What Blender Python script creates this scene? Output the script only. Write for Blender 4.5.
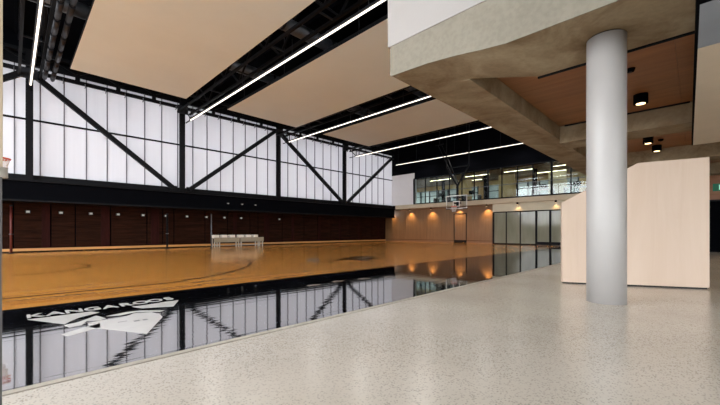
import bpy, bmesh, math, random
from mathutils import Vector, Matrix
random.seed(7)
scene = bpy.context.scene
for o in list(bpy.data.objects): bpy.data.objects.remove(o)
C = scene.collection

# ------------------------------------------------------------------ camera, sky, exposure
cam_d = bpy.data.cameras.new('camera'); cam = bpy.data.objects.new('camera', cam_d); C.objects.link(cam)
cam.location = (0, 0, 1.05)
cam.rotation_euler = (math.radians(90), 0, math.radians(44.5 - 90))
cam_d.sensor_width = 36.0; cam_d.lens = 17.115; cam_d.shift_y = 0.0404
cam_d.clip_start = 0.05; cam_d.clip_end = 400
scene.camera = cam

world = bpy.data.worlds.new('overcast_sky'); scene.world = world; world.use_nodes = True
bg = world.node_tree.nodes['Background']
bg.inputs['Color'].default_value = (0.93, 0.96, 1.0, 1); bg.inputs['Strength'].default_value = 10.6
try: world.light_settings.distance = 10
except Exception: pass

vs = scene.view_settings
vs.view_transform = 'Standard'; vs.look = 'None'; vs.gamma = 1.0; vs.use_curve_mapping = False
vs.exposure = 0.0
scene.cycles.max_bounces = 10; scene.cycles.diffuse_bounces = 5; scene.cycles.glossy_bounces = 5
scene.cycles.sample_clamp_indirect = 6.0

# ------------------------------------------------------------------ materials
M = {}
def srgb(r, g, b):
    f = lambda c: (c/255/12.92) if c/255 <= .04045 else ((c/255 + .055)/1.055)**2.4
    return (f(r), f(g), f(b), 1)
class NT:
    def __init__(s, name):
        s.m = bpy.data.materials.new(name); s.m.use_nodes = True
        s.t = s.m.node_tree; s.b = s.t.nodes['Principled BSDF']; s.out = s.t.nodes['Material Output']
        M[name] = s.m
    def n(s, typ, **kw):
        nd = s.t.nodes.new(typ)
        for k, v in kw.items():
            if k in nd.inputs.keys(): nd.inputs[k].default_value = v
            else: setattr(nd, k, v)
        return nd
    def l(s, a, b): s.t.links.new(a, b)
    def coords(s, scale=(1, 1, 1), rot=(0, 0, 0)):
        tc = s.n('ShaderNodeNewGeometry'); mp = s.n('ShaderNodeMapping')
        mp.inputs['Scale'].default_value = scale; mp.inputs['Rotation'].default_value = rot
        s.l(tc.outputs['Position'], mp.inputs['Vector']); return mp.outputs['Vector']
    def ramp(s, fac, stops):
        r = s.n('ShaderNodeValToRGB'); e = r.color_ramp.elements
        while len(e) < len(stops): e.new(0.5)
        for i, (p, c) in enumerate(stops): e[i].position = p; e[i].color = c
        s.l(fac, r.inputs['Fac']); return r.outputs['Color']
def mul(c, k): return (min(1, c[0]*k), min(1, c[1]*k), min(1, c[2]*k), 1)
def basic(name, col, rough=.6, metal=0., noise=0., scale=3., stretch=(1, 1, 1), bump=0., ior=1.5, spec=.5, detail=5.):
    """plain colour with a little procedural mottling"""
    t = NT(name); t.b.inputs['Base Color'].default_value = col
    t.b.inputs['Roughness'].default_value = rough; t.b.inputs['Metallic'].default_value = metal
    t.b.inputs['IOR'].default_value = ior; t.b.inputs['Specular IOR Level'].default_value = spec
    if noise or bump:
        v = t.coords(stretch)
        nz = t.n('ShaderNodeTexNoise', Scale=scale, Detail=detail, Roughness=.6); t.l(v, nz.inputs['Vector'])
        if noise:
            t.l(t.ramp(nz.outputs['Fac'], [(.3, mul(col, 1-noise)), (.7, mul(col, 1+noise))]), t.b.inputs['Base Color'])
        if bump:
            bp = t.n('ShaderNodeBump', Strength=bump, Distance=.01); t.l(nz.outputs['Fac'], bp.inputs['Height'])
            t.l(bp.outputs['Normal'], t.b.inputs['Normal'])
    return t.m
def emit(name, col, s):
    t = NT(name); t.b.inputs['Base Color'].default_value = (0, 0, 0, 1)
    t.b.inputs['Emission Color'].default_value = col; t.b.inputs['Emission Strength'].default_value = s; return t.m

basic('black_steel', srgb(11, 12, 16), .55, noise=.15, scale=2, spec=.15)
basic('dark_steel', srgb(30, 31, 36), .5, spec=.3, noise=.15, scale=3)
basic('black_matte', srgb(6, 7, 11), .9, spec=.04, noise=.1, scale=2)
basic('roof_deck', srgb(6, 8, 14), .9, spec=.05, noise=.2, scale=1.5)
basic('duct_metal', srgb(95, 98, 104), .4, metal=.6, noise=.2, scale=4)
basic('mullion_grey', srgb(96, 94, 100), .5)
basic('tan_felt', srgb(224, 230, 226), .9, noise=.025, scale=.5)
basic('white_paint', srgb(164, 160, 157), .6, noise=.02, scale=1.5)
basic('white_wall_paint', srgb(226, 222, 222), .6, noise=.02, scale=2)
basic('slab_paint', srgb(192, 176, 150), .6, noise=.04, scale=2)
basic('column_paint', srgb(164, 161, 158), .42, noise=.035, scale=2.5, stretch=(1, 1, .5), bump=.05)
basic('beige_soffit', srgb(216, 204, 184), .7, noise=.03, scale=2)
basic('blue_grey_soffit', srgb(142, 152, 164), .5, noise=.05, scale=2)
basic('black_joint', srgb(22, 21, 22), .8)
basic('aluminium', srgb(190, 186, 178), .35, metal=.35, noise=.06, scale=6)
basic('red_pad', srgb(92, 36, 30), .5, noise=.1, scale=5)
basic('rim_orange', srgb(214, 74, 46), .45)
basic('net_white', srgb(225, 222, 218), .8)
basic('bench_panel', srgb(150, 140, 120), .5, noise=.05, scale=5)
basic('bench_white', srgb(232, 224, 212), .45, noise=.04, scale=5)
basic('marking_dark', srgb(40, 10, 8), .13, ior=1.4)
basic('marking_white', srgb(206, 203, 198), .12, noise=.03, scale=6)
basic('marking_grey', srgb(128, 112, 94), .13, noise=.2, scale=4, ior=1.4)
basic('marking_silver', srgb(150, 138, 120), .13, noise=.2, scale=4, ior=1.4)
basic('marking_black', srgb(26, 27, 33), .3)
basic('marking_pewter', srgb(40, 30, 27), .13, ior=1.4, noise=.2, scale=4)
basic('cream_wall', srgb(205, 196, 172), .7, noise=.04, scale=2)
basic('room_wall_green', srgb(150, 150, 132), .7, noise=.06, scale=1.5)
basic('carpet', srgb(96, 92, 86), .95, noise=.15, scale=12)
basic('ground_grey', srgb(150, 150, 148), .9, noise=.1, scale=.3)
basic('sign_green', srgb(16, 128, 92), .5)
basic('jamb_tan', srgb(182, 164, 138), .6, noise=.05, scale=6)
basic('jamb_steel', srgb(62, 58, 55), .5, noise=.1, scale=6)
emit('strip_glow', (1.0, .91, .80, 1), 2.6)
emit('lens_glow', (1.0, .72, .38, 1), 4.0)
emit('small_lamp_glow', (1.0, .95, .86, 1), .42)
emit('office_glow', (1.0, .86, .60, 1), 11.0)
emit('sign_glow', (.55, 1.0, .85, 1), 1.0)

def wood(name, c1, c2, axis='Z', scale=1.0, rough=.5, ior=1.5, spec=.5):
    """long grain along one axis"""
    t = NT(name); st = {'X': (.08, 1, 1), 'Y': (1, .08, 1), 'Z': (1, 1, .08)}[axis]
    v = t.coords(tuple(s*scale for s in st))
    nz = t.n('ShaderNodeTexNoise', Scale=9., Detail=8., Roughness=.65, Distortion=.6); t.l(v, nz.inputs['Vector'])
    t.l(t.ramp(nz.outputs['Fac'], [(.3, c1), (.72, c2)]), t.b.inputs['Base Color'])
    t.b.inputs['Roughness'].default_value = rough; t.b.inputs['IOR'].default_value = ior; t.b.inputs['Specular IOR Level'].default_value = spec
    bp = t.n('ShaderNodeBump', Strength=.08, Distance=.004); t.l(nz.outputs['Fac'], bp.inputs['Height']); t.l(bp.outputs['Normal'], t.b.inputs['Normal'])
    return t.m
wood('timber_dark', srgb(24, 13, 9), srgb(54, 30, 19), 'X', 1., .8, spec=.06)
wood('timber_red', srgb(34, 14, 12), srgb(54, 23, 19), 'Z', 1., .7, spec=.08)
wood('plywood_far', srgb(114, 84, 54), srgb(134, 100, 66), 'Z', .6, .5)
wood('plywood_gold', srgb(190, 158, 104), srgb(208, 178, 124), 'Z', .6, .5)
wood('plywood_ceiling', srgb(130, 84, 50), srgb(166, 112, 70), 'Y', .5, .42)
wood('birch_panel', srgb(188, 166, 146), srgb(196, 176, 157), 'Z', .5, .5)
wood('skirting_oak', srgb(196, 140, 80), srgb(214, 158, 96), 'X', 1., .4)

def court_wood():
    t = NT('court_timber'); v = t.coords()
    br = t.n('ShaderNodeTexBrick'); br.offset = .37; br.offset_frequency = 2; br.squash = 1
    br.inputs['Color1'].default_value = srgb(214, 152, 74); br.inputs['Color2'].default_value = srgb(192, 126, 54)
    br.inputs['Mortar'].default_value = srgb(140, 88, 42)
    br.inputs['Scale'].default_value = 1.; br.inputs['Brick Width'].default_value = 1.6; br.inputs['Row Height'].default_value = .09
    br.inputs['Mortar Size'].default_value = .0018; br.inputs['Bias'].default_value = -.1
    t.l(v, br.inputs['Vector'])
    v2 = t.coords((.5, 9, 1))
    nz = t.n('ShaderNodeTexNoise', Scale=2.2, Detail=6., Roughness=.6); t.l(v2, nz.inputs['Vector'])
    mx = t.n('ShaderNodeMix', data_type='RGBA', blend_type='MULTIPLY'); mx.inputs['Factor'].default_value = .55
    t.l(br.outputs['Color'], mx.inputs['A']); t.l(t.ramp(nz.outputs['Fac'], [(.3, (.72, .68, .62, 1)), (.7, (1, 1, 1, 1))]), mx.inputs['B'])
    t.l(mx.outputs['Result'], t.b.inputs['Base Color'])
    t.b.inputs['Roughness'].default_value = .13; t.b.inputs['IOR'].default_value = 1.45
    return t.m
court_wood()

def black_floor():
    t = NT('black_lacquer'); t.b.inputs['Base Color'].default_value = srgb(9, 11, 15)
    t.b.inputs['Roughness'].default_value = .035; t.b.inputs['IOR'].default_value = 6.5
    v = t.coords((.35, 5.5, 1)); nz = t.n('ShaderNodeTexNoise', Scale=1.6, Detail=2.); t.l(v, nz.inputs['Vector'])
    bp = t.n('ShaderNodeBump', Strength=.055, Distance=.02); t.l(nz.outputs['Fac'], bp.inputs['Height']); t.l(bp.outputs['Normal'], t.b.inputs['Normal'])
    return t.m
black_floor()

def terrazzo():
    t = NT('polished_concrete'); v = t.coords()
    big = t.n('ShaderNodeTexNoise', Scale=.55, Detail=4.); t.l(v, big.inputs['Vector'])
    base = t.ramp(big.outputs['Fac'], [(.3, srgb(198, 188, 174)), (.7, srgb(216, 207, 194))])
    vo = t.n('ShaderNodeTexVoronoi', Scale=68.); t.l(v, vo.inputs['Vector'])
    sep = t.n('ShaderNodeSeparateColor'); t.l(vo.outputs['Color'], sep.inputs['Color'])
    chip = t.ramp(sep.outputs['Red'], [(0, srgb(104, 95, 86)), (.2, srgb(136, 125, 112)), (.5, srgb(160, 150, 138)), (.75, srgb(214, 208, 198))])
    chip.node.color_ramp.interpolation = 'CONSTANT'
    dist = t.ramp(vo.outputs['Distance'], [(.36, (1, 1, 1, 1)), (.5, (0, 0, 0, 1))])
    pick = t.ramp(sep.outputs['Green'], [(.0, (1, 1, 1, 1)), (.68, (0, 0, 0, 1))]); pick.node.color_ramp.interpolation = 'CONSTANT'
    patch = t.n('ShaderNodeTexNoise', Scale=.8, Detail=3.); t.l(v, patch.inputs['Vector'])
    pr = t.ramp(patch.outputs['Fac'], [(.35, (.4, .4, .4, 1)), (.6, (1, 1, 1, 1))])
    m1 = t.n('ShaderNodeMath', operation='MULTIPLY'); t.l(dist, m1.inputs[0]); t.l(pick, m1.inputs[1])
    m2 = t.n('ShaderNodeMath', operation='MULTIPLY'); t.l(m1.outputs[0], m2.inputs[0]); t.l(pr, m2.inputs[1])
    m3 = t.n('ShaderNodeMath', operation='MULTIPLY'); t.l(m2.outputs[0], m3.inputs[0]); m3.inputs[1].default_value = .72; m2 = m3
    mx = t.n('ShaderNodeMix', data_type='RGBA'); t.l(m2.outputs[0], mx.inputs['Factor']); t.l(base, mx.inputs['A']); t.l(chip, mx.inputs['B'])
    t.l(mx.outputs['Result'], t.b.inputs['Base Color'])
    t.b.inputs['Roughness'].default_value = .2; t.b.inputs['IOR'].default_value = 1.5
    return t.m
terrazzo()

def concrete(name, c1, c2):
    t = NT(name); v = t.coords()
    a = t.n('ShaderNodeTexNoise', Scale=.9, Detail=9., Roughness=.62, Distortion=.8); t.l(v, a.inputs['Vector'])
    b = t.n('ShaderNodeTexNoise', Scale=14., Detail=4.); t.l(v, b.inputs['Vector'])
    base = t.ramp(a.outputs['Fac'], [(.3, c1), (.7, c2)])
    mx = t.n('ShaderNodeMix', data_type='RGBA', blend_type='MULTIPLY'); mx.inputs['Factor'].default_value = .35
    t.l(base, mx.inputs['A']); t.l(t.ramp(b.outputs['Fac'], [(.35, (.7, .68, .64, 1)), (.6, (1, 1, 1, 1))]), mx.inputs['B'])
    t.l(mx.outputs['Result'], t.b.inputs['Base Color']); t.b.inputs['Roughness'].default_value = .75
    bp = t.n('ShaderNodeBump', Strength=.15, Distance=.01); t.l(b.outputs['Fac'], bp.inputs['Height']); t.l(bp.outputs['Normal'], t.b.inputs['Normal'])
concrete('beam_concrete', srgb(118, 96, 66), srgb(176, 162, 134))
concrete('smooth_concrete', srgb(130, 124, 110), srgb(140, 134, 120))
concrete('trim_concrete', srgb(172, 164, 150), srgb(192, 184, 170))

def translucent_sheet():
    t = NT('translucent_polycarbonate'); t.t.nodes.remove(t.b)
    v = t.coords((1, 1, .02)); wv = t.n('ShaderNodeTexNoise', Scale=9., Detail=2.); t.l(v, wv.inputs['Vector'])
    col = t.ramp(wv.outputs['Fac'], [(.3, (.495, .487, .502, 1)), (.7, (.54, .53, .545, 1))])
    tr = t.n('ShaderNodeBsdfTranslucent'); t.l(col, tr.inputs['Color'])
    df = t.n('ShaderNodeBsdfDiffuse', Color=(.74, .74, .76, 1)); mx = t.n('ShaderNodeMixShader', Fac=.5)
    t.l(tr.outputs[0], mx.inputs[1]); t.l(df.outputs[0], mx.inputs[2]); t.l(mx.outputs[0], t.out.inputs['Surface'])
translucent_sheet()

def pane(name, tint, refl=.1):
    t = NT(name); t.t.nodes.remove(t.b)
    tr = t.n('ShaderNodeBsdfTransparent', Color=tint); gl = t.n('ShaderNodeBsdfGlossy', Roughness=.02)
    fr = t.n('ShaderNodeFresnel', IOR=1.5); mx = t.n('ShaderNodeMixShader')
    t.l(fr.outputs[0], mx.inputs[0]); t.l(tr.outputs[0], mx.inputs[1]); t.l(gl.outputs[0], mx.inputs[2]); t.l(mx.outputs[0], t.out.inputs['Surface'])
def frosted():
    t = NT('frosted_glass'); t.t.nodes.remove(t.b)
    v = t.coords((1, 1, .3)); nz = t.n('ShaderNodeTexNoise', Scale=1.2, Detail=3.); t.l(v, nz.inputs['Vector'])
    col = t.ramp(nz.outputs['Fac'], [(.3, srgb(160, 160, 138)), (.7, srgb(190, 190, 170))])
    df = t.n('ShaderNodeBsdfDiffuse'); t.l(col, df.inputs['Color']); tl = t.n('ShaderNodeBsdfTranslucent'); t.l(col, tl.inputs['Color'])
    gl = t.n('ShaderNodeBsdfGlossy', Roughness=.08); m1 = t.n('ShaderNodeMixShader', Fac=.5); fr = t.n('ShaderNodeFresnel', IOR=1.45); m2 = t.n('ShaderNodeMixShader')
    t.l(df.outputs[0], m1.inputs[1]); t.l(tl.outputs[0], m1.inputs[2]); t.l(fr.outputs[0], m2.inputs[0]); t.l(m1.outputs[0], m2.inputs[1]); t.l(gl.outputs[0], m2.inputs[2])
    t.l(m2.outputs[0], t.out.inputs['Surface'])
frosted()
def blind():  # translucent sheet added to dim the daylight through the mezzanine back windows
    t = NT('window_blind'); t.t.nodes.remove(t.b)
    v = t.coords((1, 1, .4)); nz = t.n('ShaderNodeTexNoise', Scale=1.1, Detail=1.); t.l(v, nz.inputs['Vector'])
    col = t.ramp(nz.outputs['Fac'], [(.35, (.30, .34, .335, 1)), (.65, (.46, .50, .50, 1))])
    tr = t.n('ShaderNodeBsdfTranslucent'); t.l(col, tr.inputs['Color']); t.l(tr.outputs[0], t.out.inputs['Surface'])
blind()
pane('clear_glass', (.86, .92, .90, 1)); pane('grey_glass', (.62, .68, .62, 1)); pane('acrylic', (.9, .93, .94, 1))

# ------------------------------------------------------------------ mesh helpers
def worldloc(p):
    v = Vector((0, 0, 0))
    while p is not None: v = v + p.location; p = p.parent
    return v
def tag(o, label=None, cat=None, group=None, kind=None):
    if label: o['label'] = label
    if cat: o['category'] = cat
    if group: o['group'] = group
    if kind: o['kind'] = kind
    return o
def link(name, me, mat, parent=None, origin=None):
    """mesh given in world coordinates; the object's own origin is put at its base"""
    me.materials.append(M[mat])
    o = bpy.data.objects.new(name, me); C.objects.link(o)
    if parent is not None:
        o.parent = parent; off = worldloc(parent)
    else:
        xs = [v.co for v in me.vertices]
        off = Vector(((min(v.x for v in xs)+max(v.x for v in xs))/2, (min(v.y for v in xs)+max(v.y for v in xs))/2, min(v.z for v in xs)))
        o.location = off
    me.transform(Matrix.Translation(-off)); return o
def empty(name, loc=(0, 0, 0)):
    o = bpy.data.objects.new(name, None); o.empty_display_size = .1; C.objects.link(o); o.location = loc; return o
class MB:
    def __init__(s): s.bm = bmesh.new()
    def box(s, x0, x1, y0, y1, z0, z1):
        v = [s.bm.verts.new((x, y, z)) for z in (z0, z1) for (x, y) in ((x0, y0), (x1, y0), (x1, y1), (x0, y1))]
        for f in ((0, 3, 2, 1), (4, 5, 6, 7), (0, 1, 5, 4), (1, 2, 6, 5), (2, 3, 7, 6), (3, 0, 4, 7)): s.bm.faces.new([v[i] for i in f])
        return s
    def bar(s, p, q, w, d, up=(0, 0, 1)):
        p, q = Vector(p), Vector(q); a = (q-p).normalized(); u = Vector(up)
        if abs(a.dot(u)) > .98: u = Vector((1, 0, 0))
        b = a.cross(u).normalized(); c = a.cross(b).normalized()
        v = [s.bm.verts.new(e + b*sx*w/2 + c*sy*d/2) for e in (p, q) for sx, sy in ((-1, -1), (1, -1), (1, 1), (-1, 1))]
        for f in ((0, 3, 2, 1), (4, 5, 6, 7), (0, 1, 5, 4), (1, 2, 6, 5), (2, 3, 7, 6), (3, 0, 4, 7)): s.bm.faces.new([v[i] for i in f])
        return s
    def tube(s, p, q, r, n=12, r2=None):
        p, q = Vector(p), Vector(q); a = (q-p).normalized(); u = Vector((0, 0, 1)) if abs(a.z) < .9 else Vector((1, 0, 0))
        b = a.cross(u).normalized(); c = a.cross(b).normalized(); r2 = r if r2 is None else r2
        R = [[s.bm.verts.new(e + (b*math.cos(2*math.pi*i/n) + c*math.sin(2*math.pi*i/n))*rr) for i in range(n)] for e, rr in ((p, r), (q, r2))]
        for i in range(n):
            f = s.bm.faces.new((R[0][i], R[0][(i+1) % n], R[1][(i+1) % n], R[1][i])); f.smooth = True
        s.bm.faces.new(R[0][::-1]); s.bm.faces.new(R[1]); return s
    def ring(s, c, r, t, n=28, m=8):
        c = Vector(c); g = []
        for i in range(n):
            a = 2*math.pi*i/n; d = Vector((math.cos(a), math.sin(a), 0))
            g.append([s.bm.verts.new(c + d*(r + t*math.cos(2*math.pi*j/m)) + Vector((0, 0, t*math.sin(2*math.pi*j/m)))) for j in range(m)])
        for i in range(n):
            for j in range(m):
                f = s.bm.faces.new((g[i][j], g[(i+1) % n][j], g[(i+1) % n][(j+1) % m], g[i][(j+1) % m])); f.smooth = True
        return s
    def prism(s, pts, d):
        """closed outline pts extruded by vector d"""
        d = Vector(d); a = [s.bm.verts.new(p) for p in pts]; b = [s.bm.verts.new(Vector(p)+d) for p in pts]; n = len(pts)
        s.bm.faces.new(a[::-1]); s.bm.faces.new(b)
        for i in range(n): s.bm.faces.new((a[i], a[(i+1) % n], b[(i+1) % n], b[i]))
        return s
    def build(s, name, mat, parent=None, bevel=0.):
        bmesh.ops.recalc_face_normals(s.bm, faces=s.bm.faces)
        if bevel: bmesh.ops.bevel(s.bm, geom=s.bm.edges[:], offset=bevel, segments=2, affect='EDGES', profile=.7)
        me = bpy.data.meshes.new(name); s.bm.to_mesh(me); s.bm.free(); return link(name, me, mat, parent)
def box(name, x0, x1, y0, y1, z0, z1, mat, parent=None, bevel=0.): return MB().box(x0, x1, y0, y1, z0, z1).build(name, mat, parent, bevel)
def struct(o): o['kind'] = 'structure'; return o
def flat(name, pts, z, th, mat, parent=None): return MB().prism([(x, y, z) for x, y in pts], (0, 0, th)).build(name, mat, parent)
def copy_tree(o, parent=None):
    c = o.copy(); C.objects.link(c); c.parent = parent
    for ch in list(o.children): copy_tree(ch, c)
    return c

XE = 28.25            # end of the window wall
YW = 23.0             # window wall plane
EDGE = 3.15           # edge between black floor and concrete
WOOD = 6.6            # edge between black floor and timber

# ------------------------------------------------------------------ ground and floors
struct(box('ground', -90, 130, -90, 120, -.6, -.5, 'ground_grey'))
struct(box('floor', -8, 40, WOOD, 24.6, -.25, 0, 'court_timber'))
struct(box('floor_black_border', -8, 40, EDGE+.09, WOOD, -.25, 0, 'black_lacquer'))
struct(box('floor_concrete', -8, 40, -12, EDGE, -.25, 0, 'polished_concrete'))
t = struct(box('trim_1', -8, 28.6, EDGE+.026, EDGE+.09, -.25, .002, 'trim_concrete'))
struct(box('trim_2', -8, 40, EDGE, EDGE+.026, -.25, -.012, 'black_joint'))

# ------------------------------------------------------------------ roof
roof = struct(box('ceiling', -8, 40, -12, 24.8, 10.6, 10.8, 'roof_deck'))
for i in range(16):
    x = -6.8 + i*2.31
    box('purlin', x-.05, x+.05, 4.5, YW-.2, 10.35, 10.6, 'roof_deck', roof)

# ------------------------------------------------------------------ window wall (translucent bays between black posts)
PX = [-6.35, .6, 7.5, 14.43, 21.38, XE+.05]     # truss posts
MOD = .8925                                      # pane module, independent of the posts
for b in range(5):
    x0 = -7.05 + b*8*MOD; n = 8 if b < 4 else 7
    x1 = x0 + 8*MOD if b < 4 else XE + .05
    w = MB().box(x0, x1, YW-.06, YW+.1, 3.62, 3.78).box(x0, x1, YW-.06, YW+.1, 9.06, 9.5).build('window_%d' % (b+1), 'black_steel'); struct(w)
    for k in range(n):
        xe = x0+(k+1)*MOD if k < n-1 else x1
        box('pane', x0+k*MOD+.008, xe-.008, YW, YW+.03, 3.78, 9.06, 'translucent_polycarbonate', w)
        box('mullion', x0+k*MOD-.022, x0+k*MOD+.022, YW-.05, YW, 3.78, 9.06, 'mullion_grey', w)
    box('transom', x0, x1, YW-.11, YW-.05, 6.40, 6.49, 'black_steel', w)
# solid wall above
wf = struct(box('wall_window', -8, XE+.3, YW-.02, YW+.3, 9.5, 10.6, 'black_matte'))
# deep black beam under the windows
bm_ = struct(box('wall_window_beam', -8, XE-.2, YW-.5, YW+.35, 2.55, 3.42, 'black_matte'))
box('top_flange', -8, XE-.2, YW-.62, YW+.35, 3.42, 3.5, 'black_steel', bm_)
box('bottom_flange', -8, XE-.2, YW-.62, YW+.35, 2.47, 2.55, 'black_steel', bm_)
struct(box('trim_4', -8, XE-.05, YW-.29, YW-.06, 3.5, 3.76, 'black_steel'))
box('outer_skin', -8, XE+.3, YW+.1, YW+.35, 3.42, 3.62, 'black_steel', bm_)
box('soffit', -8, XE+.5, YW+.3, 24.6, 2.6, 2.7, 'black_matte', bm_)
# welded steel truss standing in front of the windows: chords, posts, diagonal braces, small brackets
ch = empty('window_truss', (11, YW-.45, 3.5)); tag(ch, 'long black steel truss with posts and diagonal braces in front of the white windows', 'truss')
MB().box(-8, XE-.05, YW-.42, YW-.3, 8.6, 8.78).build('bottom_chord', 'black_steel', ch)
MB().box(-8, XE-.05, YW-.34, YW-.28, 8.95, 9.1).build('middle_chord', 'black_steel', ch)
MB().box(-8, XE-.05, YW-.55, YW-.3, 9.5, 9.66).build('top_chord', 'black_steel', ch)
x = -6.3
while x < XE-1.6:
    MB().box(x-.1, x+.1, YW-.36, YW-.28, 8.76, 8.98).build('spacer', 'black_steel', ch)
    MB().bar((x, YW-.31, 9.1), (x+.85, YW-.31, 9.5), .07, .07).build('web', 'black_steel', ch)
    MB().bar((x+.85, YW-.31, 9.5), (x+1.7, YW-.31, 9.1), .07, .07).build('web', 'black_steel', ch)
    x += 1.735
x = -6.0
while x < XE-.4:
    MB().box(x-.015, x+.015, YW-.5, YW-.42, 8.5, 8.68).box(x-.015, x+.015, YW-.5, YW-.3, 8.48, 8.51).build('bracket', 'duct_metal', ch)
    x += .867
for x in [p*.98 for p in PX[1:5]]:
    p = MB().box(x-.13, x+.13, YW-.58, YW-.56, 3.5, 9.6).box(x-.13, x+.13, YW-.34, YW-.32, 3.5, 9.6).box(x-.012, x+.012, YW-.56, YW-.34, 3.5, 9.6).build('post', 'black_steel', ch)
    MB().box(x-.2, x+.2, YW-.6, YW-.31, 3.5, 3.53).build('base_plate', 'black_steel', p)
    MB().box(x-.3, x+.3, YW-.6, YW-.56, 8.25, 8.75).build('gusset_plate', 'dark_steel', p)
for a, b in [((-5.9, 3.72), (.34, 8.5)), ((.83, 8.45), (6.86, 3.68)), ((7.79, 3.68), (13.9, 8.6)), ((14.36, 8.45), (20.68, 3.68)), ((21.3, 3.68), (27.6, 8.6))]:
    o = MB().bar((a[0], YW-.45, a[1]), (b[0], YW-.45, b[1]), .24, .2, up=(0, 1, 0)).build('brace', 'black_steel', ch)
    for e in (a, b): MB().box(e[0]-.2, e[0]+.2, YW-.47, YW-.43, e[1]-.16, e[1]+.14).build('end_plate', 'black_steel', o)

# ------------------------------------------------------------------ timber wall under the beam
wb = struct(box('wall_back', -8, 28.9, 24.36, 24.6, 0, 2.7, 'black_matte'))
gaps = [-6.0, -3.5, -1.2, .05, 1.45, 2.45, 4.04, 5.88, 6.77, 7.42, 9.4, 11.0, 12.75, 13.42, 15.6, 17.79, 19.3, 20.87, 22.1, 23.32, 24.9, 26.53, 28.68]
for a, b in zip(gaps[:-1], gaps[1:]):
    box('panel', a+.03, b-.03, 24.3, 24.36, .2, 2.62, 'timber_dark', wb)
for a, b in ((1.1, 1.42), (3.58, 3.98), (6.1, 6.55), (11.41, 11.7), (13.94, 14.38), (16.5, 16.75), (19.35, 19.6), (21.85, 22.05), (24.4, 24.65), (27.4, 27.7)):
    box('red_batten', a, b, 24.275, 24.3, .2, 2.62, 'timber_red', wb)
struct(box('baseboard_back', -8, 28.68, 24.26, 24.36, .06, .19, 'skirting_oak'))
wx = [.58 + 1.27*k for k in range(10)] + [15.29]
for k, x in enumerate(wx):
    o = empty('wall_lamp', (x, 24.3, 2.02))
    MB().box(x-.1, x+.1, 24.23, 24.3, 1.99, 2.13).build('housing', 'dark_steel', o)
    MB().box(x-.065, x+.065, 24.215, 24.23, 2.01, 2.11).build('lens', 'small_lamp_glow', o)
    ordn = ['first', 'second', 'third', 'fourth', 'fifth', 'sixth', 'seventh', 'eighth', 'ninth', 'tenth']
    tag(o, ordn[k] + ' small white lamp on the dark timber wall counted from the red post' if k < 10 else 'small white lamp on the dark timber wall, apart from the even row', 'lamp', 'small lamps along the dark timber wall')
for x in (10.2, 11.2, 12.2):
    o = empty('beam_lamp', (x, YW-.5, 2.9)); MB().box(x-.09, x+.09, YW-.56, YW-.5, 2.9, 2.99).build('housing', 'dark_steel', o)
    MB().box(x-.05, x+.05, YW-.57, YW-.56, 2.92, 2.97).build('lens', 'small_lamp_glow', o)
    tag(o, {10.2: 'tiny white lamp on the black beam above the bench, by the thin post', 11.2: 'tiny white lamp on the black beam above the middle of the bench', 12.2: 'tiny white lamp on the black beam above the far end of the bench'}[x], 'lamp', 'tiny lamps on the black beam')
# west end of the hall (outside the frame)
# unseen west front left open; solid parts added and sized to limit daylight
struct(box('wall_left', -8.2, -8, 3.3, 24.6, 0, 2.4, 'timber_dark'))
struct(box('wall_left_daylight_block', -8.2, -8, -12, 3.3, 2.9, 10.6, 'cream_wall'))

# ------------------------------------------------------------------ far end wall
XF = 28.7
we = struct(box('wall_far', XF+.05, XF+.3, 12.2, 24.6, 0, 3.35, 'black_matte'))
ys = [24.3, 21.6, 19.0, 16.02]
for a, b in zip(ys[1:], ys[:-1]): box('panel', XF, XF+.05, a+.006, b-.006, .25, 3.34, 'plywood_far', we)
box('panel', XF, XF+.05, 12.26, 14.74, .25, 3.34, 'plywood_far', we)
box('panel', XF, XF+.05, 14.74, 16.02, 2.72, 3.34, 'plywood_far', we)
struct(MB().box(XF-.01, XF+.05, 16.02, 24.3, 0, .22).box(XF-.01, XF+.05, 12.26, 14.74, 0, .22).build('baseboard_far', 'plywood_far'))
d = struct(MB().box(XF-.03, XF+.05, 15.95, 16.02, 0, 2.72).box(XF-.03, XF+.05, 14.74, 14.81, 0, 2.72).box(XF-.03, XF+.05, 14.81, 15.95, 2.65, 2.72).build('door_1', 'black_steel'))
box('leaf', XF+.01, XF+.05, 14.81, 15.95, .28, 2.65, 'plywood_far', d)
box('kick_plate', XF+.005, XF+.05, 14.81, 15.95, 0, .28, 'black_steel', d)
MB().tube((XF-.05, 15.82, 1.0), (XF-.05, 15.82, 1.5), .014).build('handle', 'duct_metal', d)
# mezzanine slab of the far end
fs = struct(box('wall_far_slab', 28.0, 40, -12, 22.35, 3.36, 3.76, 'slab_paint'))
struct(box('wall_far_slab_end', 28.06, 28.9, 22.35, 24.6, 3.36, 3.76, 'black_matte'))
struct(box('trim_5', 27.97, 28.02, -12, 20.05, 3.74, 3.82, 'black_steel'))
struct(box('wall_far_upper', 28.2, 28.45, 20.0, 23.0, 3.76, 6.9, 'white_wall_paint'))
struct(box('wall_far_upper_bulkhead', 28.22, 28.5, 20.0, 23.0, 6.9, 10.6, 'black_matte'))
struct(box('wall_far_glass_bulkhead', 28.1, 28.5, -12, 20.0, 6.25, 10.6, 'black_matte'))
struct(box('wall_far_header', 28.3, 28.7, -12, 12.2, 2.7, 3.36, 'cream_wall'))
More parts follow.
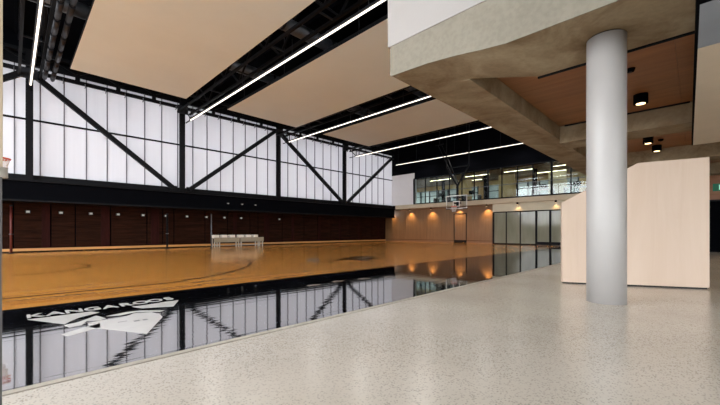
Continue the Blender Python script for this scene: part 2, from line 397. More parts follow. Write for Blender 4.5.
# mezzanine glazing
gy = [20.03, 18.7, 17.41, 16.1, 14.86, 13.7, 12.49, 11.32, 10.09, 8.95, 7.65, 6.4, 5.2, 4.0, 2.8]
w = struct(MB().box(28.02, 28.1, 2.8, 20.05, 3.76, 3.84).box(28.02, 28.1, 2.8, 20.05, 6.25, 6.33).build('window_6', 'black_steel'))
for i, y in enumerate(gy):
    k = .07 if i in (0, 6, 10) else .03
    box('mullion', 28.0, 28.1, y-k, y+k, 3.84, 6.25, 'black_steel', w)
    if i: box('pane', 28.05, 28.062, y+.03, gy[i-1]-.03, 3.84, 6.25, 'clear_glass', w)
MB().bar((28.0, 2.8, 4.85), (28.0, 20.0, 4.85), .04, .04).build('handrail', 'duct_metal', w)
# rooms behind the mezzanine glass
struct(box('ceiling_mezzanine_room', 28.5, 40, -6, 24.5, 6.2, 6.26, 'plywood_far'))
struct(box('floor_mezzanine_room', 28.95, 34.2, 22.35, 24.5, 3.6, 3.76, 'carpet'))
mw = struct(MB().box(34.0, 34.15, 2.0, 24.5, 3.76, 3.95).box(34.0, 34.15, 2.0, 24.5, 5.75, 6.2).build('wall_mezzanine_back', 'plywood_gold'))
my = [24.5, 23.3, 22.1, 20.9, 19.7, 18.4, 17.3, 16.2, 15.1, 13.7, 12.3, 11.3, 10.3, 9.3, 8.2, 7.2, 6.0, 4.6, 3.2, 2.0]
SOLID = (5, 7, 9, 15)
for i in range(len(my)-1):
    box('frame', 33.98, 34.12, my[i]-.06, my[i]+.06, 3.95, 5.75, 'black_steel', mw)
    if i in SOLID: box('panel', 34.0, 34.15, my[i+1]+.06, my[i]-.06, 3.95, 5.75, 'plywood_gold', mw)
    else:
        box('transom', 34.0, 34.1, my[i+1]+.06, my[i]-.06, 5.1, 5.17, 'dark_steel', mw)
        box('blind', 34.06, 34.07, my[i+1]+.06, my[i]-.06, 3.95, 5.75, 'window_blind', mw)  # sheet added to tone down the bright sky in this opening
struct(box('wall_mezzanine_side', 28.6, 34, 24.5, 24.65, 3.76, 6.2, 'cream_wall'))
for y, a in ((16.4, 31.5), (12.2, 31.2), (8.4, 32.4)):
    struct(box('wall_mezzanine_partition', a, a+.14, y-.7, y+.7, 3.76, 6.2, 'plywood_gold' if y != 8.4 else 'cream_wall'))
for k, (x, y) in enumerate(((30.0, 17.9), (30.0, 13.6), (30.0, 9.4))):
    struct(box('wall_mezzanine_post', x-.12, x+.12, y-.12, y+.12, 3.76, 6.2, 'black_matte'))
for k, (x, y) in enumerate(((29.6, 18), (29.6, 14.2), (29.6, 10.6), (29.6, 6.8), (32, 16), (32, 8.8))):
    o = empty('office_light', (x, y, 6.14)); MB().box(x-.08, x+.08, y-1.2, y+1.2, 6.14, 6.2).build('housing', 'dark_steel', o)
    MB().box(x-.035, x+.035, y-1.15, y+1.15, 6.125, 6.14).build('diffuser', 'office_glow', o)
    tag(o, 'slim light strip behind the mezzanine glass, ' + ['front row, first from the white wall', 'front row, second from the white wall', 'front row, third from the white wall', 'front row, fourth from the white wall', 'back row, nearer the white wall', 'back row, farther from the white wall'][k], 'light', 'light strips behind the mezzanine glass')
# desks and cabinets seen behind the glass
def desk(x, y, lab):
    o = empty('office_desk', (x, y, 3.765)); MB().box(x-.4, x+.4, y-.8, y+.8, 4.46, 4.5).build('desk_top', 'white_wall_paint', o)
    for sy in (-1, 1): MB().box(x-.38, x+.38, y+sy*.76-.02, y+sy*.76+.02, 3.765, 4.46).build('leg', 'dark_steel', o)
    MB().box(x-.02, x+.02, y-.3, y+.3, 4.6, 4.95).box(x-.02, x+.02, y-.03, y+.03, 4.5, 4.6).build('screen', 'black_matte', o)
    tag(o, lab, 'desk', 'desks behind the mezzanine glass')
for y, n_ in ((18.4, 'closest to the white wall'), (15.2, 'second from the white wall'), (9.0, 'third from the white wall'), (6.6, 'farthest from the white wall')): desk(30.6, y, 'white office desk behind the mezzanine glass, ' + n_)
# glazed doors at floor level
dy = [12.21, 11.13, 10.03, 8.84, 7.86, 6.7, 5.5, 4.3, 3.1, 1.9]
w = struct(MB().box(28.45, 28.55, 1.9, 12.25, 2.62, 2.72).box(28.45, 28.55, 1.9, 8.84, .03, .26).box(28.45, 28.55, 8.84, 12.25, .0, .1).build('window_7', 'black_steel'))
for i, y in enumerate(dy):
    k = .07 if i in (0, 3, 4) else .035
    box('mullion', 28.43, 28.56, y-k, y+k, 0, 2.66, 'black_steel', w)
    if i: box('pane', 28.5, 28.512, y+.03, dy[i-1]-.03, .1, 2.64, 'frosted_glass', w)
struct(MB().box(33.0, 33.2, -6, 12.4, 0, 3.36).box(28.75, 33, 12.25, 12.4, 0, 3.36).build('wall_ground_room', 'room_wall_green'))
rm = struct(box('floor_ground_room', 28.6, 33, -6, 12.25, 0, .004, 'carpet'))
for k, y in enumerate((10.6, 8.0)):
    o = empty('room_light', (30.6, y, 3.3)); MB().box(30.52, 30.68, y-.9, y+.9, 3.29, 3.36).build('housing', 'dark_steel', o)
    MB().box(30.55, 30.65, y-.85, y+.85, 3.275, 3.29).build('diffuser', 'office_glow', o)
    tag(o, ['slim ceiling light behind the glazed doors, beside the plywood wall', 'slim ceiling light behind the glazed doors, towards the birch panel'][k], 'light', 'lights behind the glazed doors')
# wall-washing downlights under the far slab
for k, y in enumerate((23.47-.2, 20.8, 18.3, 15.4, 12.78, 10.13, 7.4)):
    x = 28.38 if y > 12.3 else 28.12
    o = empty('wall_washer', (x, y, 3.2)); MB().tube((x, y, 3.2), (x, y, 3.36), .07, 14).build('can', 'black_matte', o)
    MB().tube((x, y, 3.192), (x, y, 3.2), .05, 12).build('lens', 'lens_glow', o)
    tag(o, ['small black downlight on the plywood wall in the dark timber corner', 'small black downlight second from the dark timber corner on the plywood wall', 'small black downlight third from the dark timber corner on the plywood wall', 'small black downlight above the plywood door', 'small black downlight between the plywood door and the glazed doors', 'small black downlight over the glazed doors, closer to the plywood', 'small black downlight over the glazed doors, closer to the birch panel'][k], 'lamp', 'downlights under the far mezzanine')
    L = bpy.data.lights.new('washer_beam', 'SPOT'); L.energy = 260 if y > 12.3 else 25; L.color = (1, .62, .27); L.spot_size = math.radians(105); L.spot_blend = .8; L.shadow_soft_size = .04
    lo = bpy.data.objects.new('washer_beam', L); C.objects.link(lo); lo.parent = o; lo.location = (0, 0, -.015)
    lo.rotation_euler = (0, math.radians(-9), 0)

# ------------------------------------------------------------------ suspended tan ceiling rafts
rafts = [(1.75, 6.4, 'tan felt ceiling raft hung beside the pipes and the first long light'),
         (8.6, 13.3, 'tan felt ceiling raft hung between the second and third long lights'),
         (15.6, 20.4, 'tan felt ceiling raft next to the dark bare roof')]
for x0, x1, lab in rafts:
    o = empty('ceiling_raft', ((x0+x1)/2, 11, 8.0)); n = 6; st = (19.05-1.0)/n
    for k in range(n):
        MB().box(x0, x1, 1.0+k*st+.002, 1.0+(k+1)*st-.002, 8.0, 8.12).build('panel', 'tan_felt', o)
    MB().box(x0+.05, x1-.05, 1.05, 19.0, 8.12, 8.2).build('backing_frame', 'black_steel', o)
    for a, b, c, e in ((x0-.012, x0, 1.0, 19.05), (x1, x1+.012, 1.0, 19.05), (x0-.012, x1+.012, 19.05, 19.062)): MB().box(a, b, c, e, 8.004, 8.13).build('edge_dark_strip', 'black_steel', o)  # black strips added so the raft sides stay dark instead of lit
    for yy in (4, 9, 14, 18):
        for xx in (x0+.5, x1-.5): MB().tube((xx, yy, 8.2), (xx, yy, 10.5), .012, 6).build('hanger_rod', 'dark_steel', o)
    tag(o, lab, 'ceiling panel', 'tan ceiling rafts')

# roof trusses over each gap, long lights below
lx = [.6, 7.5, 14.43, 21.4, 28.0]
tl = ['dark roof truss above the pipes and the first long light', 'dark roof truss above the long light between the first two rafts', 'dark roof truss above the long light between the last two rafts',
      'dark roof truss above the long light past the last raft', '']
for i, x in enumerate(lx[:4]):
    o = empty('roof_truss', (x, 14, 8.35))
    for s in (-.35, .35):
        MB().bar((x+s, 4.5, 8.4), (x+s, YW-.3, 8.4), .1, .1).build('bottom_chord', 'black_steel', o)
        MB().bar((x+s, 4.5, 10.1), (x+s, YW-.3, 10.1), .1, .1).build('top_chord', 'black_steel', o)
        y = 5.0; up = True
        while y < YW-2.1:
            MB().bar((x+s, y, 8.4 if up else 10.1), (x+s, y+1.85, 10.1 if up else 8.4), .07, .07).build('web', 'black_steel', o); y += 1.85; up = not up
    for k in range(6):
        y = 6 + k*3; MB().bar((x-.35, y, 8.4), (x+.35, y, 8.4), .06, .06).build('cross_tie', 'dark_steel', o)
    tag(o, tl[i], 'truss', 'roof trusses')
ll = ['long glowing ceiling light beside the pipes', 'long glowing ceiling light between the first and second tan rafts', 'long glowing ceiling light between the second and third tan rafts',
      'long glowing ceiling light under the bare roof past the last raft', 'long glowing ceiling light closest to the end wall']
for i, x in enumerate(lx):
    z = 7.62; xx = x if i < 4 else 27.0; y1 = 21.6 if i < 4 else 21.5
    o = empty('linear_light', (xx, 12, z))
    MB().box(xx-.07, xx+.07, 1.0, y1, z+.1, z+.17).build('housing', 'dark_steel', o)
    MB().box(xx-.03, xx+.03, 1.05, y1-.05, z+.07, z+.1).build('diffuser', 'strip_glow', o)
    for yy in (3, 7, 11, 15, 19, 21.2): MB().tube((xx, yy, z+.17), (xx, yy, 8.4 if i < 4 else 10.6), .012, 6).build('hanger', 'dark_steel', o)
    if i < 4: MB().bar((xx, y1-.1, z+.1), (xx, YW-.64, 8.5), .05, .05).bar((xx, y1-.1, z+.1), (xx, y1-.1, 8.4), .05, .05).bar((xx, y1+.5, z+.1), (xx, YW-.64, z+.1), .05, .05).bar((xx, y1-.2, z+.1), (xx, y1+.55, z+.1), .05, .05).build('end_bracket', 'black_steel', o)
    for yy in (5.5, 9.8, 14.1, 18.4):
        L = bpy.data.lights.new('strip_output', 'SPOT'); L.energy = 75 if i else 25; L.color = (1, .95, .9); L.spot_size = math.radians(165); L.spot_blend = .5; L.shadow_soft_size = .25
        lo = bpy.data.objects.new('strip_output', L); C.objects.link(lo); lo.parent = o; lo.location = (0, yy-12, .03)
    tag(o, ll[i], 'light', 'long ceiling lights')

# two runs of segmented pipe beside the first light
for j, x in enumerate((1.05, 1.32)):
    o = empty('segmented_pipe', (x, 14, 8.0)); y = 5.0
    while y < 20.6:
        MB().tube((x, y, 8.05), (x, y+1.05, 8.05), .085, 12).build('pipe_segment', 'dark_steel', o)
        MB().tube((x, y+1.06, 8.05), (x, y+1.2, 8.05), .055, 10).build('coupling', 'black_steel', o); y += 1.26
    tag(o, ['dark segmented pipe running next to the first long light', 'dark segmented pipe running next to the first tan raft'][j], 'pipe', 'segmented pipes under the roof')
for j, y in enumerate((7.2, 11.5, 16.2)):
    o = empty('round_duct', (10, y, 9.3))
    for k in range(12):
        x = -7 + k*2.4; MB().tube((x, y, 9.2), (x+2.38, y, 9.2), .26, 16).build('duct_section', 'duct_metal', o)
        MB().tube((x+2.33, y, 9.2), (x+2.43, y, 9.2), .28, 16).build('joint_collar', 'dark_steel', o)
    tag(o, ['grey round metal duct above the rafts, farthest from the white windows', 'grey round metal duct above the middle of the rafts', 'grey round metal duct above the rafts, closest to the white windows'][j], 'duct', 'round ducts under the roof')

# ------------------------------------------------------------------ mezzanine over the foreground (concrete beams, white fascia)
XM, YM = 5.35, 4.36
struct(box('wall_mezzanine_fascia', XM-.03, XM+.2, -12, YM+.08, 4.76, 8.2, 'white_paint'))
struct(box('wall_mezzanine_fascia_side', XM+.2, 28.0, YM-.2, YM, 4.9, 5.9, 'white_paint'))
struct(box('floor_mezzanine', XM+.2, 28.0, -12, YM-.05, 4.62, 4.9, 'beam_concrete'))
# front edge beam with its tapered end
PROF = [(YM, 4.17), (3.5, 4.13), (3.0, 4.075), (2.5, 4.0), (2.1, 3.95)]
struct(MB().prism([(XM, YM, 4.76)] + [(XM, y, z) for y, z in PROF] + [(XM, -12, 3.95), (XM, -12, 4.76)], (1.07, 0, 0)).build('beam_front', 'beam_concrete'))
struct(MB().prism([(XM-.015, YM+.03, 4.76)] + [(XM-.015, y + (.03 if i == 0 else 0), z) for i, (y, z) in enumerate(PROF)] + [(XM-.015, -12, 3.95), (XM-.015, -12, 4.76)], (.015, 0, 0)).build('wall_mezzanine_beam_face', 'smooth_concrete'))
hb = MB(); xa = XM+1.07
for tri in (((xa, -12, 3.95), (6.9, -12, 3.95), (6.9, 2.1, 3.95), (xa, 2.1, 3.95)), ((xa, 2.1, 3.95), (6.9, 2.1, 3.95), (xa, 3.2, 4.1))): hb.prism(tri, (0, 0, .5))
struct(hb.build('beam_front_inner', 'beam_concrete'))
# long edge beam over the black border: sloping soffit
struct(MB().prism([(XM+1.07, YM, 4.9), (XM+1.07, YM, 4.17), (XM+1.07, 3.5, 4.13), (XM+1.07, 3.22, 4.08), (XM+1.07, 3.2, 4.9)], (28.0-XM-1.07, 0, 0)).build('beam_edge', 'beam_concrete'))
for k, x in enumerate((12.6, 18.9, 24.6)):
    struct(box('beam_cross', x, x+1.1, -12, 3.2, 3.95, 4.62, 'beam_concrete'))
# plywood ceiling between the beams, board by board
cl = struct(box('ceiling_plywood', XM+1.07, 28.0, -12, 3.2, 4.56, 4.62, 'black_joint'))
for x0, x1 in ((6.42, 12.6), (13.7, 18.9), (20.0, 24.6), (25.7, 28.0)):
    n = max(2, round((x1-x0)/1.3)); st = (x1-x0)/n
    for k in range(n):
        for (y0, y1) in ((-6, -2.4), (-2.4, .28), (.28, 3.2)):
            box('panel', x0+k*st+.003, x0+(k+1)*st-.003, y0+.003, y1-.003, 4.5, 4.56, 'plywood_ceiling', cl)
tag(box('ceiling_track', 6.905, 6.935, -4, 2.12, 3.915, 3.95, 'black_steel'), 'thin black track along the edge of the concrete beam behind the column', 'track')
tag(box('ceiling_track', 12.56, 12.6, .12, 3.05, 4.46, 4.5, 'black_steel'), 'thin black track in front of the second concrete beam', 'track')
# lowered soffit on the right with a dark side
def edge_y(x): return -.03 + (x-5.3)*.0115
def low(x0, x1, z0, z1, name, mat, par=None, dy=0): return MB().prism([(x0, -6, z0), (x1, -6, z0), (x1, edge_y(x1)+dy, z0), (x0, edge_y(x0)+dy, z0)], (0, 0, z1-z0)).build(name, mat, par)
ls = struct(low(2.4, 14.1, 3.62, 3.9, 'ceiling_lowered', 'black_matte', None, -.01))
MB().prism([(2.4, edge_y(2.4), 3.6), (14.1, edge_y(14.1), 3.6), (14.1, edge_y(14.1)+.03, 3.6), (2.4, edge_y(2.4)+.03, 3.6)], (0, 0, .3)).build('side_panel', 'black_matte', ls)
low(2.4, 5.42, 3.6, 3.62, 'panel', 'black_matte', ls)
low(5.43, 6.7, 3.6, 3.62, 'panel', 'blue_grey_soffit', ls)
low(6.71, 14.1, 3.6, 3.62, 'panel', 'beige_soffit', ls)
# the wall behind on the right
wr = struct(box('wall_right', 25.4, 25.6, -12, 1.2, 0, 3.95, 'black_joint'))
box('panel', 25.35, 25.4, -12, 1.2, 2.7, 3.95, 'plywood_ceiling', wr)
box('panel', 25.35, 25.4, -.2, 1.2, 0, 2.7, 'plywood_ceiling', wr)
d = struct(box('door_2', 25.33, 25.38, -1.6, -.5, 0, 2.6, 'black_matte'))
box('door_frame', 25.3, 25.38, -.5, -.4, 0, 2.7, 'black_steel', d)
box('side_light', 25.31, 25.34, -.4, -.24, .9, 2.6, 'room_wall_green', d)
sg = empty('exit_sign', (25.25, -.95, 3.1)); MB().box(25.22, 25.28, -1.3, -.6, 3.12, 3.5).build('housing', 'sign_green', sg)
MB().box(25.21, 25.22, -1.02, -.82, 3.18, 3.44).build('running_figure_panel', 'sign_glow', sg)
tag(sg, 'small green lit exit sign over the dark doorway', 'sign')
# unseen south wall; its openings are added and sized to let daylight in
struct(MB().box(5.4, 28, -12.2, -12, 0, 5.4).box(5.4, 28, -12.2, -12, 9.6, 10.6).box(-8, 5.4, -12.2, -12, 3.6, 10.6).build('wall_south', 'cream_wall'))

# ------------------------------------------------------------------ column
col = empty('concrete_column', (6.235, .963, 0))
def lathe(name, prof, cx, cy, mat, parent, n=48):
    bm = bmesh.new(); rings = [[bm.verts.new((cx + r*math.cos(2*math.pi*i/n), cy + r*math.sin(2*math.pi*i/n), z)) for i in range(n)] for r, z in prof]
    for a, b in zip(rings[:-1], rings[1:]):
        for i in range(n):
            f = bm.faces.new((a[i], a[(i+1) % n], b[(i+1) % n], b[i])); f.smooth = True
    bm.faces.new(rings[0][::-1]); bm.faces.new(rings[-1])
    bmesh.ops.recalc_face_normals(bm, faces=bm.faces)
    me = bpy.data.meshes.new(name); bm.to_mesh(me); bm.free(); return link(name, me, mat, parent)
RC = .248
lathe('shaft', [(RC, 0), (RC, 1.2), (RC, 2.5), (RC, 3.93)], 6.235, .963, 'column_paint', col)
lathe('top_joint', [(RC-.02, 3.93), (RC-.02, 3.95)], 6.235, .963, 'black_joint', col)
tag(col, 'round white painted concrete column carrying the concrete beam', 'column')

# ------------------------------------------------------------------ freestanding birch panel with a cut corner
A_, B_ = Vector((7.82, 1.94, 0)), Vector((8.85, -.17, 0)); u = (B_-A_).normalized(); nrm = Vector((-u.y, u.x, 0))
if nrm.x < 0: nrm = -nrm
Lp = (B_-A_).length
pn = empty('display_panel', (A_+B_)/2)
def on(s, z): p = A_ + u*s; return (p.x, p.y, z)
s1 = 1.28
MB().prism([on(0, .03), on(Lp, .03), on(Lp, 2.40), on(s1, 2.36), on(0, 1.64)], nrm*.12).build('board', 'birch_panel', pn, bevel=.004)
q = nrm*.02
MB().prism([tuple(Vector(on(.02, 0))+q), tuple(Vector(on(Lp-.02, 0))+q), tuple(Vector(on(Lp-.02, .03))+q), tuple(Vector(on(.02, .03))+q)], nrm*.08).build('plinth', 'black_joint', pn)
tag(pn, 'tall pale birch panel with one cut corner standing behind the column', 'panel')

# ------------------------------------------------------------------ ceiling downlights under the plywood
for (x, y, lab) in ((11.1, 1.0, 'black cylinder downlight in front of the second concrete beam'), (16.3, 1.26, 'black cylinder downlight just past the second concrete beam'), (18.1, 1.13, 'black cylinder downlight deeper under the plywood ceiling')):
    o = empty('downlight', (x, y, 4.27))
    bm = MB().tube((x, y, 4.27), (x, y, 4.5), .15, 24).build('can', 'black_matte', o)
    MB().tube((x, y, 4.262), (x, y, 4.27), .095, 24).build('lens', 'lens_glow', o)
    L = bpy.data.lights.new('downlight_beam', 'SPOT'); L.energy = 120; L.color = (1, .75, .45); L.spot_size = math.radians(110); L.spot_blend = .7; L.shadow_soft_size = .1
    lo = bpy.data.objects.new('downlight_beam', L); C.objects.link(lo); lo.parent = o; lo.location = (0, 0, -.03)
    tag(o, lab, 'lamp', 'cylinder downlights under the plywood ceiling')
for (x, y, lab) in ((9.2, 1.0, 'tiny black detector on the plywood ceiling beside the column'), (17.0, .95, 'tiny black detector between the two deeper downlights')):
    o = empty('ceiling_detector', (x, y, 4.42)); MB().tube((x, y, 4.44), (x, y, 4.5), .07, 14, .09).build('body', 'black_matte', o); MB().tube((x, y, 4.42), (x, y, 4.44), .03, 10).build('sensor', 'dark_steel', o)
    tag(o, lab, 'detector')

# ------------------------------------------------------------------ court markings
def band(name, pts, w, mat, z=.0025):
    bm = bmesh.new(); P = [Vector((x, y, 0)) for x, y in pts]; Lv, Rv = [], []
    for i, p in enumerate(P):
        tdir = (P[min(i+1, len(P)-1)] - P[max(i-1, 0)]).normalized(); s = Vector((-tdir.y, tdir.x, 0))*w/2
        Lv.append(bm.verts.new((p.x+s.x, p.y+s.y, z))); Rv.append(bm.verts.new((p.x-s.x, p.y-s.y, z)))
    for i in range(len(P)-1): bm.faces.new((Rv[i], Rv[i+1], Lv[i+1], Lv[i]))
    bmesh.ops.recalc_face_normals(bm, faces=bm.faces)
    me = bpy.data.meshes.new(name); bm.to_mesh(me); bm.free(); o = link(name, me, mat); return o
YC = 13.55; X0, X1 = -.26, 24.75
def arc(cx, cy, r, a0, a1, n=40): return [(cx + r*math.cos(math.radians(a0+(a1-a0)*i/n)), cy + r*math.sin(math.radians(a0+(a1-a0)*i/n))) for i in range(n+1)]
def mark(o, lab, g=None): tag(o, lab, 'floor line', g); o['kind'] = 'structure'
al = math.degrees(math.asin(5.85/6.25))
pts = [(-1.8, YC-5.85)] + arc(X0+.35, YC, 6.25, -al, al) + [(-1.8, YC+5.85)]
tag(band('court_line', pts, .1, 'marking_dark'), 'dark curved three point line round the hoop beside the pipes', 'floor line')
pts = [(26.3, YC-5.85)] + arc(X1, YC, 6.25, 180+al, 180-al) + [(26.3, YC+5.85)]
tag(band('court_line', pts, .1, 'marking_dark'), 'dark curved three point line round the hoop at the plywood wall', 'floor line')
tag(band('court_line', arc(X0, YC, 1.95, -90, 90), .1, 'marking_dark'), 'small dark half circle under the hoop beside the pipes', 'floor line')
tag(band('court_line', arc(12.25, YC, 1.8, 0, 360, 60), .05, 'marking_dark'), 'dark centre circle on the timber court', 'floor line')
tag(band('court_line', [(12.25, WOOD+.1), (12.25, 20.8)], .05, 'marking_dark'), 'straight dark halfway line across the timber court', 'floor line')

# emblem on the timber court
em = empty('court_emblem', (9, 9.7, 0))
flat('light_patch', [(7.76, 10.57), (8.2, 10.72), (8.5, 10.75), (8.1, 10.1), (7.59, 9.43), (7.28, 9.39), (7.34, 9.82)], .001, .0018, 'marking_silver', em)
flat('dark_swoosh', [(7.56, 9.46), (7.87, 9.29), (9.21, 9.87), (10.07, 10.34), (10.61, 9.69), (9.96, 8.93), (9.2, 8.53), (8.88, 8.86), (8.64, 9.27), (8.3, 9.3), (7.68, 9.06)], .001, .0022, 'marking_pewter', em)
flat('grey_core', [(9.3, 9.3), (9.95, 9.95), (10.3, 9.68), (9.85, 9.15), (9.3, 8.85), (9.05, 9.05)], .001, .0028, 'marking_grey', em)
tag(em, 'grey and dark swoosh emblem on the orange timber court', 'emblem')

# white shield emblem on the black border
eb = empty('floor_emblem', (.96, 5, 0))
Z0, TH = .0008, .0014
flat('left_wing', [(.13, 5.69), (.42, 5.11), (.49, 5.24), (.58, 5.38), (.8, 5.53), (.73, 5.67), (.38, 5.67)], Z0, TH, 'marking_white', eb)
flat('right_wing', [(1.18, 5.62), (1.25, 5.42), (1.42, 5.33), (1.59, 5.23), (1.79, 5.65), (1.59, 5.66), (1.39, 5.62)], Z0, TH, 'marking_white', eb)
flat('shield_point', [(.6, 4.73), (.97, 4.02), (1.3, 4.68), (1.32, 4.9), (1.27, 5.06), (1.11, 5.16), (.97, 5.02), (.74, 5.02), (.61, 4.98)], Z0, TH, 'marking_white', eb)
flat('tail_stroke', [(.35, 4.62), (.39, 4.49), (.68, 4.65), (.71, 4.87), (.54, 4.77)], Z0, TH, 'marking_white', eb)
flat('body_stroke', [(.41, 5.06), (.44, 4.9), (.55, 4.92), (.62, 5.11), (.73, 5.03), (.80, 5.1), (.74, 5.35), (.63, 5.21), (.53, 5.1)], Z0, TH, 'marking_white', eb)
flat('back_stroke', [(.82, 5.22), (1.05, 5.3), (1.2, 5.27), (1.42, 5.05), (1.36, 5.02), (1.15, 5.22), (.95, 5.14)], Z0, TH, 'marking_white', eb)
for (a, b) in (((1.0, 4.72), (1.06, 4.66)), ((1.09, 4.71), (1.14, 4.65)), ((.86, 4.78), (.95, 4.75))):
    flat('lettering_stroke', [(a[0], a[1]), (b[0], a[1]), (b[0], b[1]), (a[0], b[1])], Z0+.0002, TH, 'marking_black', eb)
def text_mesh(body, size, loc, ang, mat, parent, sx=1.0):
    cu = bpy.data.curves.new('lettering', 'FONT'); cu.body = body; cu.size = size; cu.align_x = 'CENTER'; cu.extrude = .0007; cu.offset = .006
    ob = bpy.data.objects.new('tmp_text', cu); C.objects.link(ob); bpy.context.view_layer.update()
    me = bpy.data.meshes.new_from_object(ob.evaluated_get(bpy.context.evaluated_depsgraph_get())); bpy.data.objects.remove(ob)
    me.transform(Matrix.Translation(loc) @ Matrix.Rotation(ang, 4, 'Z') @ Matrix.Diagonal((sx, 1, 1, 1))); me.materials.clear()
    return link('letter', me, mat, parent)
word = 'KANGAROOS'
for k, chh in enumerate(word):
    xx = .96 + (k-4)*.19
    text_mesh(chh, .33, (xx, 5.74 + .012*abs(k-4), .0016), 0, 'marking_white', eb, .78)
tag(eb, 'white winged shield emblem with lettering on the glossy black floor', 'emblem')
for k, (x, y) in enumerate(((4.15, 5.35), (4.85, 5.42), (5.5, 5.28), (6.15, 5.12))):
    tag(flat('floor_mark', [(x+.16*math.cos(a*math.pi/8), y+.1*math.sin(a*math.pi/8)) for a in range(16)], .0008, .0012, 'marking_grey'), ['first', 'second', 'third', 'fourth'][k] + ' small pale oval mark past the white shield on the black floor', 'floor mark', 'pale oval marks on the black floor')

# ------------------------------------------------------------------ basketball hoops (hung from the roof)
def make_hoop():
    """built with the ring's centre over the origin, board on +X side"""
    r = empty('basketball_hoop')
    bb = MB().box(.38, .395, -.915, .915, 2.9, 3.97).build('backboard', 'acrylic', r)
    f = MB()
    for a in ((-.915, -.87, 2.9, 3.97), (.87, .915, 2.9, 3.97), (-.87, .87, 2.9, 2.95), (-.87, .87, 3.92, 3.97)): f.box(.37, .41, a[0], a[1], a[2], a[3])
    f.build('board_frame', 'net_white', bb)
    f = MB()
    for a in ((-.3, -.25, 3.07, 3.5), (.25, .3, 3.07, 3.5), (-.25, .25, 3.45, 3.5), (-.25, .25, 3.07, 3.12)): f.box(.366, .38, a[0], a[1], a[2], a[3])
    f.build('target_square', 'net_white', bb)
    f = MB(); f.box(.33, .43, -.93, -.6, 2.86, 2.91).box(.33, .43, .6, .93, 2.86, 2.91).build('edge_padding', 'black_matte', bb)
    rim = MB().ring((0, 0, 3.05), .232, .022).build('rim', 'rim_orange', r)
    MB().box(.22, .38, -.06, .06, 3.0, 3.06).build('rim_bracket', 'rim_orange', rim)
    net = MB(); n = 12
    for i in range(n):
        a0 = 2*math.pi*i/n
        for s in (-1, 1):
            prev = None
            for k in range(5):
                rr = .225 - .026*k; a = a0 + s*k*math.pi/n; p = (rr*math.cos(a), rr*math.sin(a), 3.04 - .1*k)
                if prev: net.bar(prev, p, .012, .012)
                prev = p
    net.build('net', 'net_white', r)
    MB().bar((.55, 0, 2.95), (.55, 0, 4.9), .14, .14).box(.4, .62, -.3, .3, 3.3, 3.4).box(.4, .62, -.3, .3, 3.75, 3.85).build('mast', 'black_steel', r)
    for s in (-1, 1): MB().bar((.55, 0, 4.75), (.55, s*1.0, 6.3), .1, .1).build('side_strut', 'black_steel', r)
    for s in (-1, 1): MB().bar((.55, s*1.0, 6.3), (.55, s*1.0, 10.6), .08, .08).build('hanger_post', 'black_steel', r)
    for s in (-.35, .35): MB().bar((.62, s*.3, 4.8), (.62, 1.7+s*.5, 8.4), .06, .06).build('back_stay', 'black_steel', r)
    MB().bar((.55, -1.0, 6.3), (.55, 1.0, 6.3), .08, .08).build('cross_bar', 'black_steel', r)
    MB().bar((.62, 1.3, 8.4), (.62, 2.1, 8.4), .08, .08).bar((.62, 1.7, 8.4), (.62, 1.7, 10.6), .08, .08).build('stay_hanger', 'black_steel', r)
    return r
hp = make_hoop(); hp.location = (24.75, 13.8, 0)
tag(hp, 'basketball hoop with clear backboard hanging before the plywood wall and mezzanine glass', 'basketball hoop', 'basketball hoops')
h2 = copy_tree(hp); h2.location = (-.26, 13.6, 0); h2.rotation_euler = (0, 0, math.pi)
tag(h2, 'basketball hoop with orange rim in front of the windows beside the pipes', 'basketball hoop', 'basketball hoops')

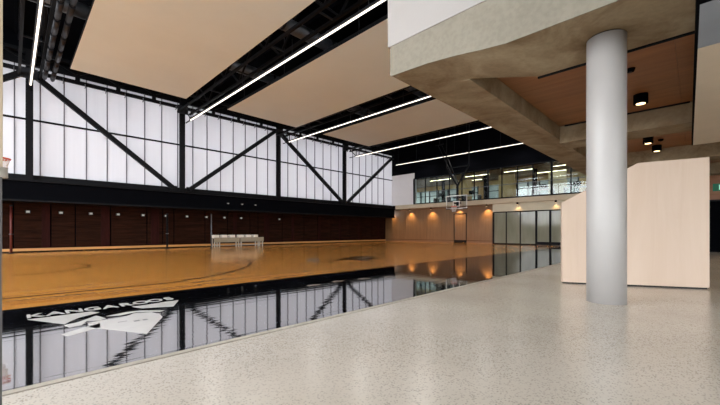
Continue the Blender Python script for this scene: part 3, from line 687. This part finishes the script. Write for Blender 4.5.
# ------------------------------------------------------------------ bench with six seats, standing posts
bx0, bx1, by = 9.2, 12.76, 22.6
o = empty('team_bench', ((bx0+bx1)/2, by, 0))
for a, b in ((bx0, bx0+1.74), (bx0+1.8, bx1)): MB().box(a, b, by-.3, by-.24, .34, .66).build('front_panel', 'bench_panel', o, bevel=.01)
MB().box(bx0, bx1, by-.24, by+.2, .58, .63).build('deck', 'bench_panel', o)
for k in range(6):
    cx = bx0 + .2 + k*.54 + (.08 if k > 2 else 0)
    s = MB().box(cx-.17, cx+.17, by-.26, by+.16, .63, .83).build('seat', 'bench_white', o, bevel=.04)
for xx in (bx0+.06, bx0+.38, (bx0+bx1)/2-.08, (bx0+bx1)/2+.1, bx1-.4, bx1-.06):
    MB().box(xx-.035, xx+.035, by-.26, by-.2, 0, .58).build('leg', 'aluminium', o)
    MB().box(xx-.035, xx+.035, by+.12, by+.18, 0, .58).build('leg', 'aluminium', o)
MB().bar((bx0+.06, by+.1, .12), (bx1-.06, by+.1, .12), .04, .04).build('stretcher', 'aluminium', o)
tag(o, 'long white bench with six seats standing before the dark timber wall', 'bench')
def post(x, y, z, r, mats, lab):
    o = empty('sports_post', (x, y, 0)); MB().tube((x, y, 0), (x, y, .03), r*2.4, 18).build('base', 'dark_steel', o)
    MB().tube((x, y, .03), (x, y, z), r, 14).build('shaft', mats, o); MB().tube((x, y, z), (x, y, z+.06), r*1.15, 14).build('cap', 'dark_steel', o)
    MB().tube((x, y, .9), (x, y, .95), r*1.5, 14).build('collar', 'duct_metal', o)
    tag(o, lab, 'post')
post(-.02, 23.3, 2.25, .05, 'red_pad', 'upright post with a red sleeve near the dark timber wall')
post(9.0, 22.25, 2.15, .035, 'duct_metal', 'thin grey upright post at the end of the bench')
post(6.7, 23.2, 2.1, .05, 'black_steel', 'thin black upright post near the dark timber wall')

# ------------------------------------------------------------------ slim door jamb close at the left
jx, jy = -.0395, 2.02
j = struct(MB().box(jx-.06, jx+.012, jy-.02, jy+.02, 0, 1.27).build('trim_3', 'jamb_steel'))
box('upper_sleeve', jx-.06, jx+.014, jy-.025, jy+.025, 1.31, 3.6, 'jamb_tan', j)
MB().tube((jx+.0, jy, 1.27), (jx+.0, jy, 1.31), .03, 14).build('latch_knob', 'aluminium', j)
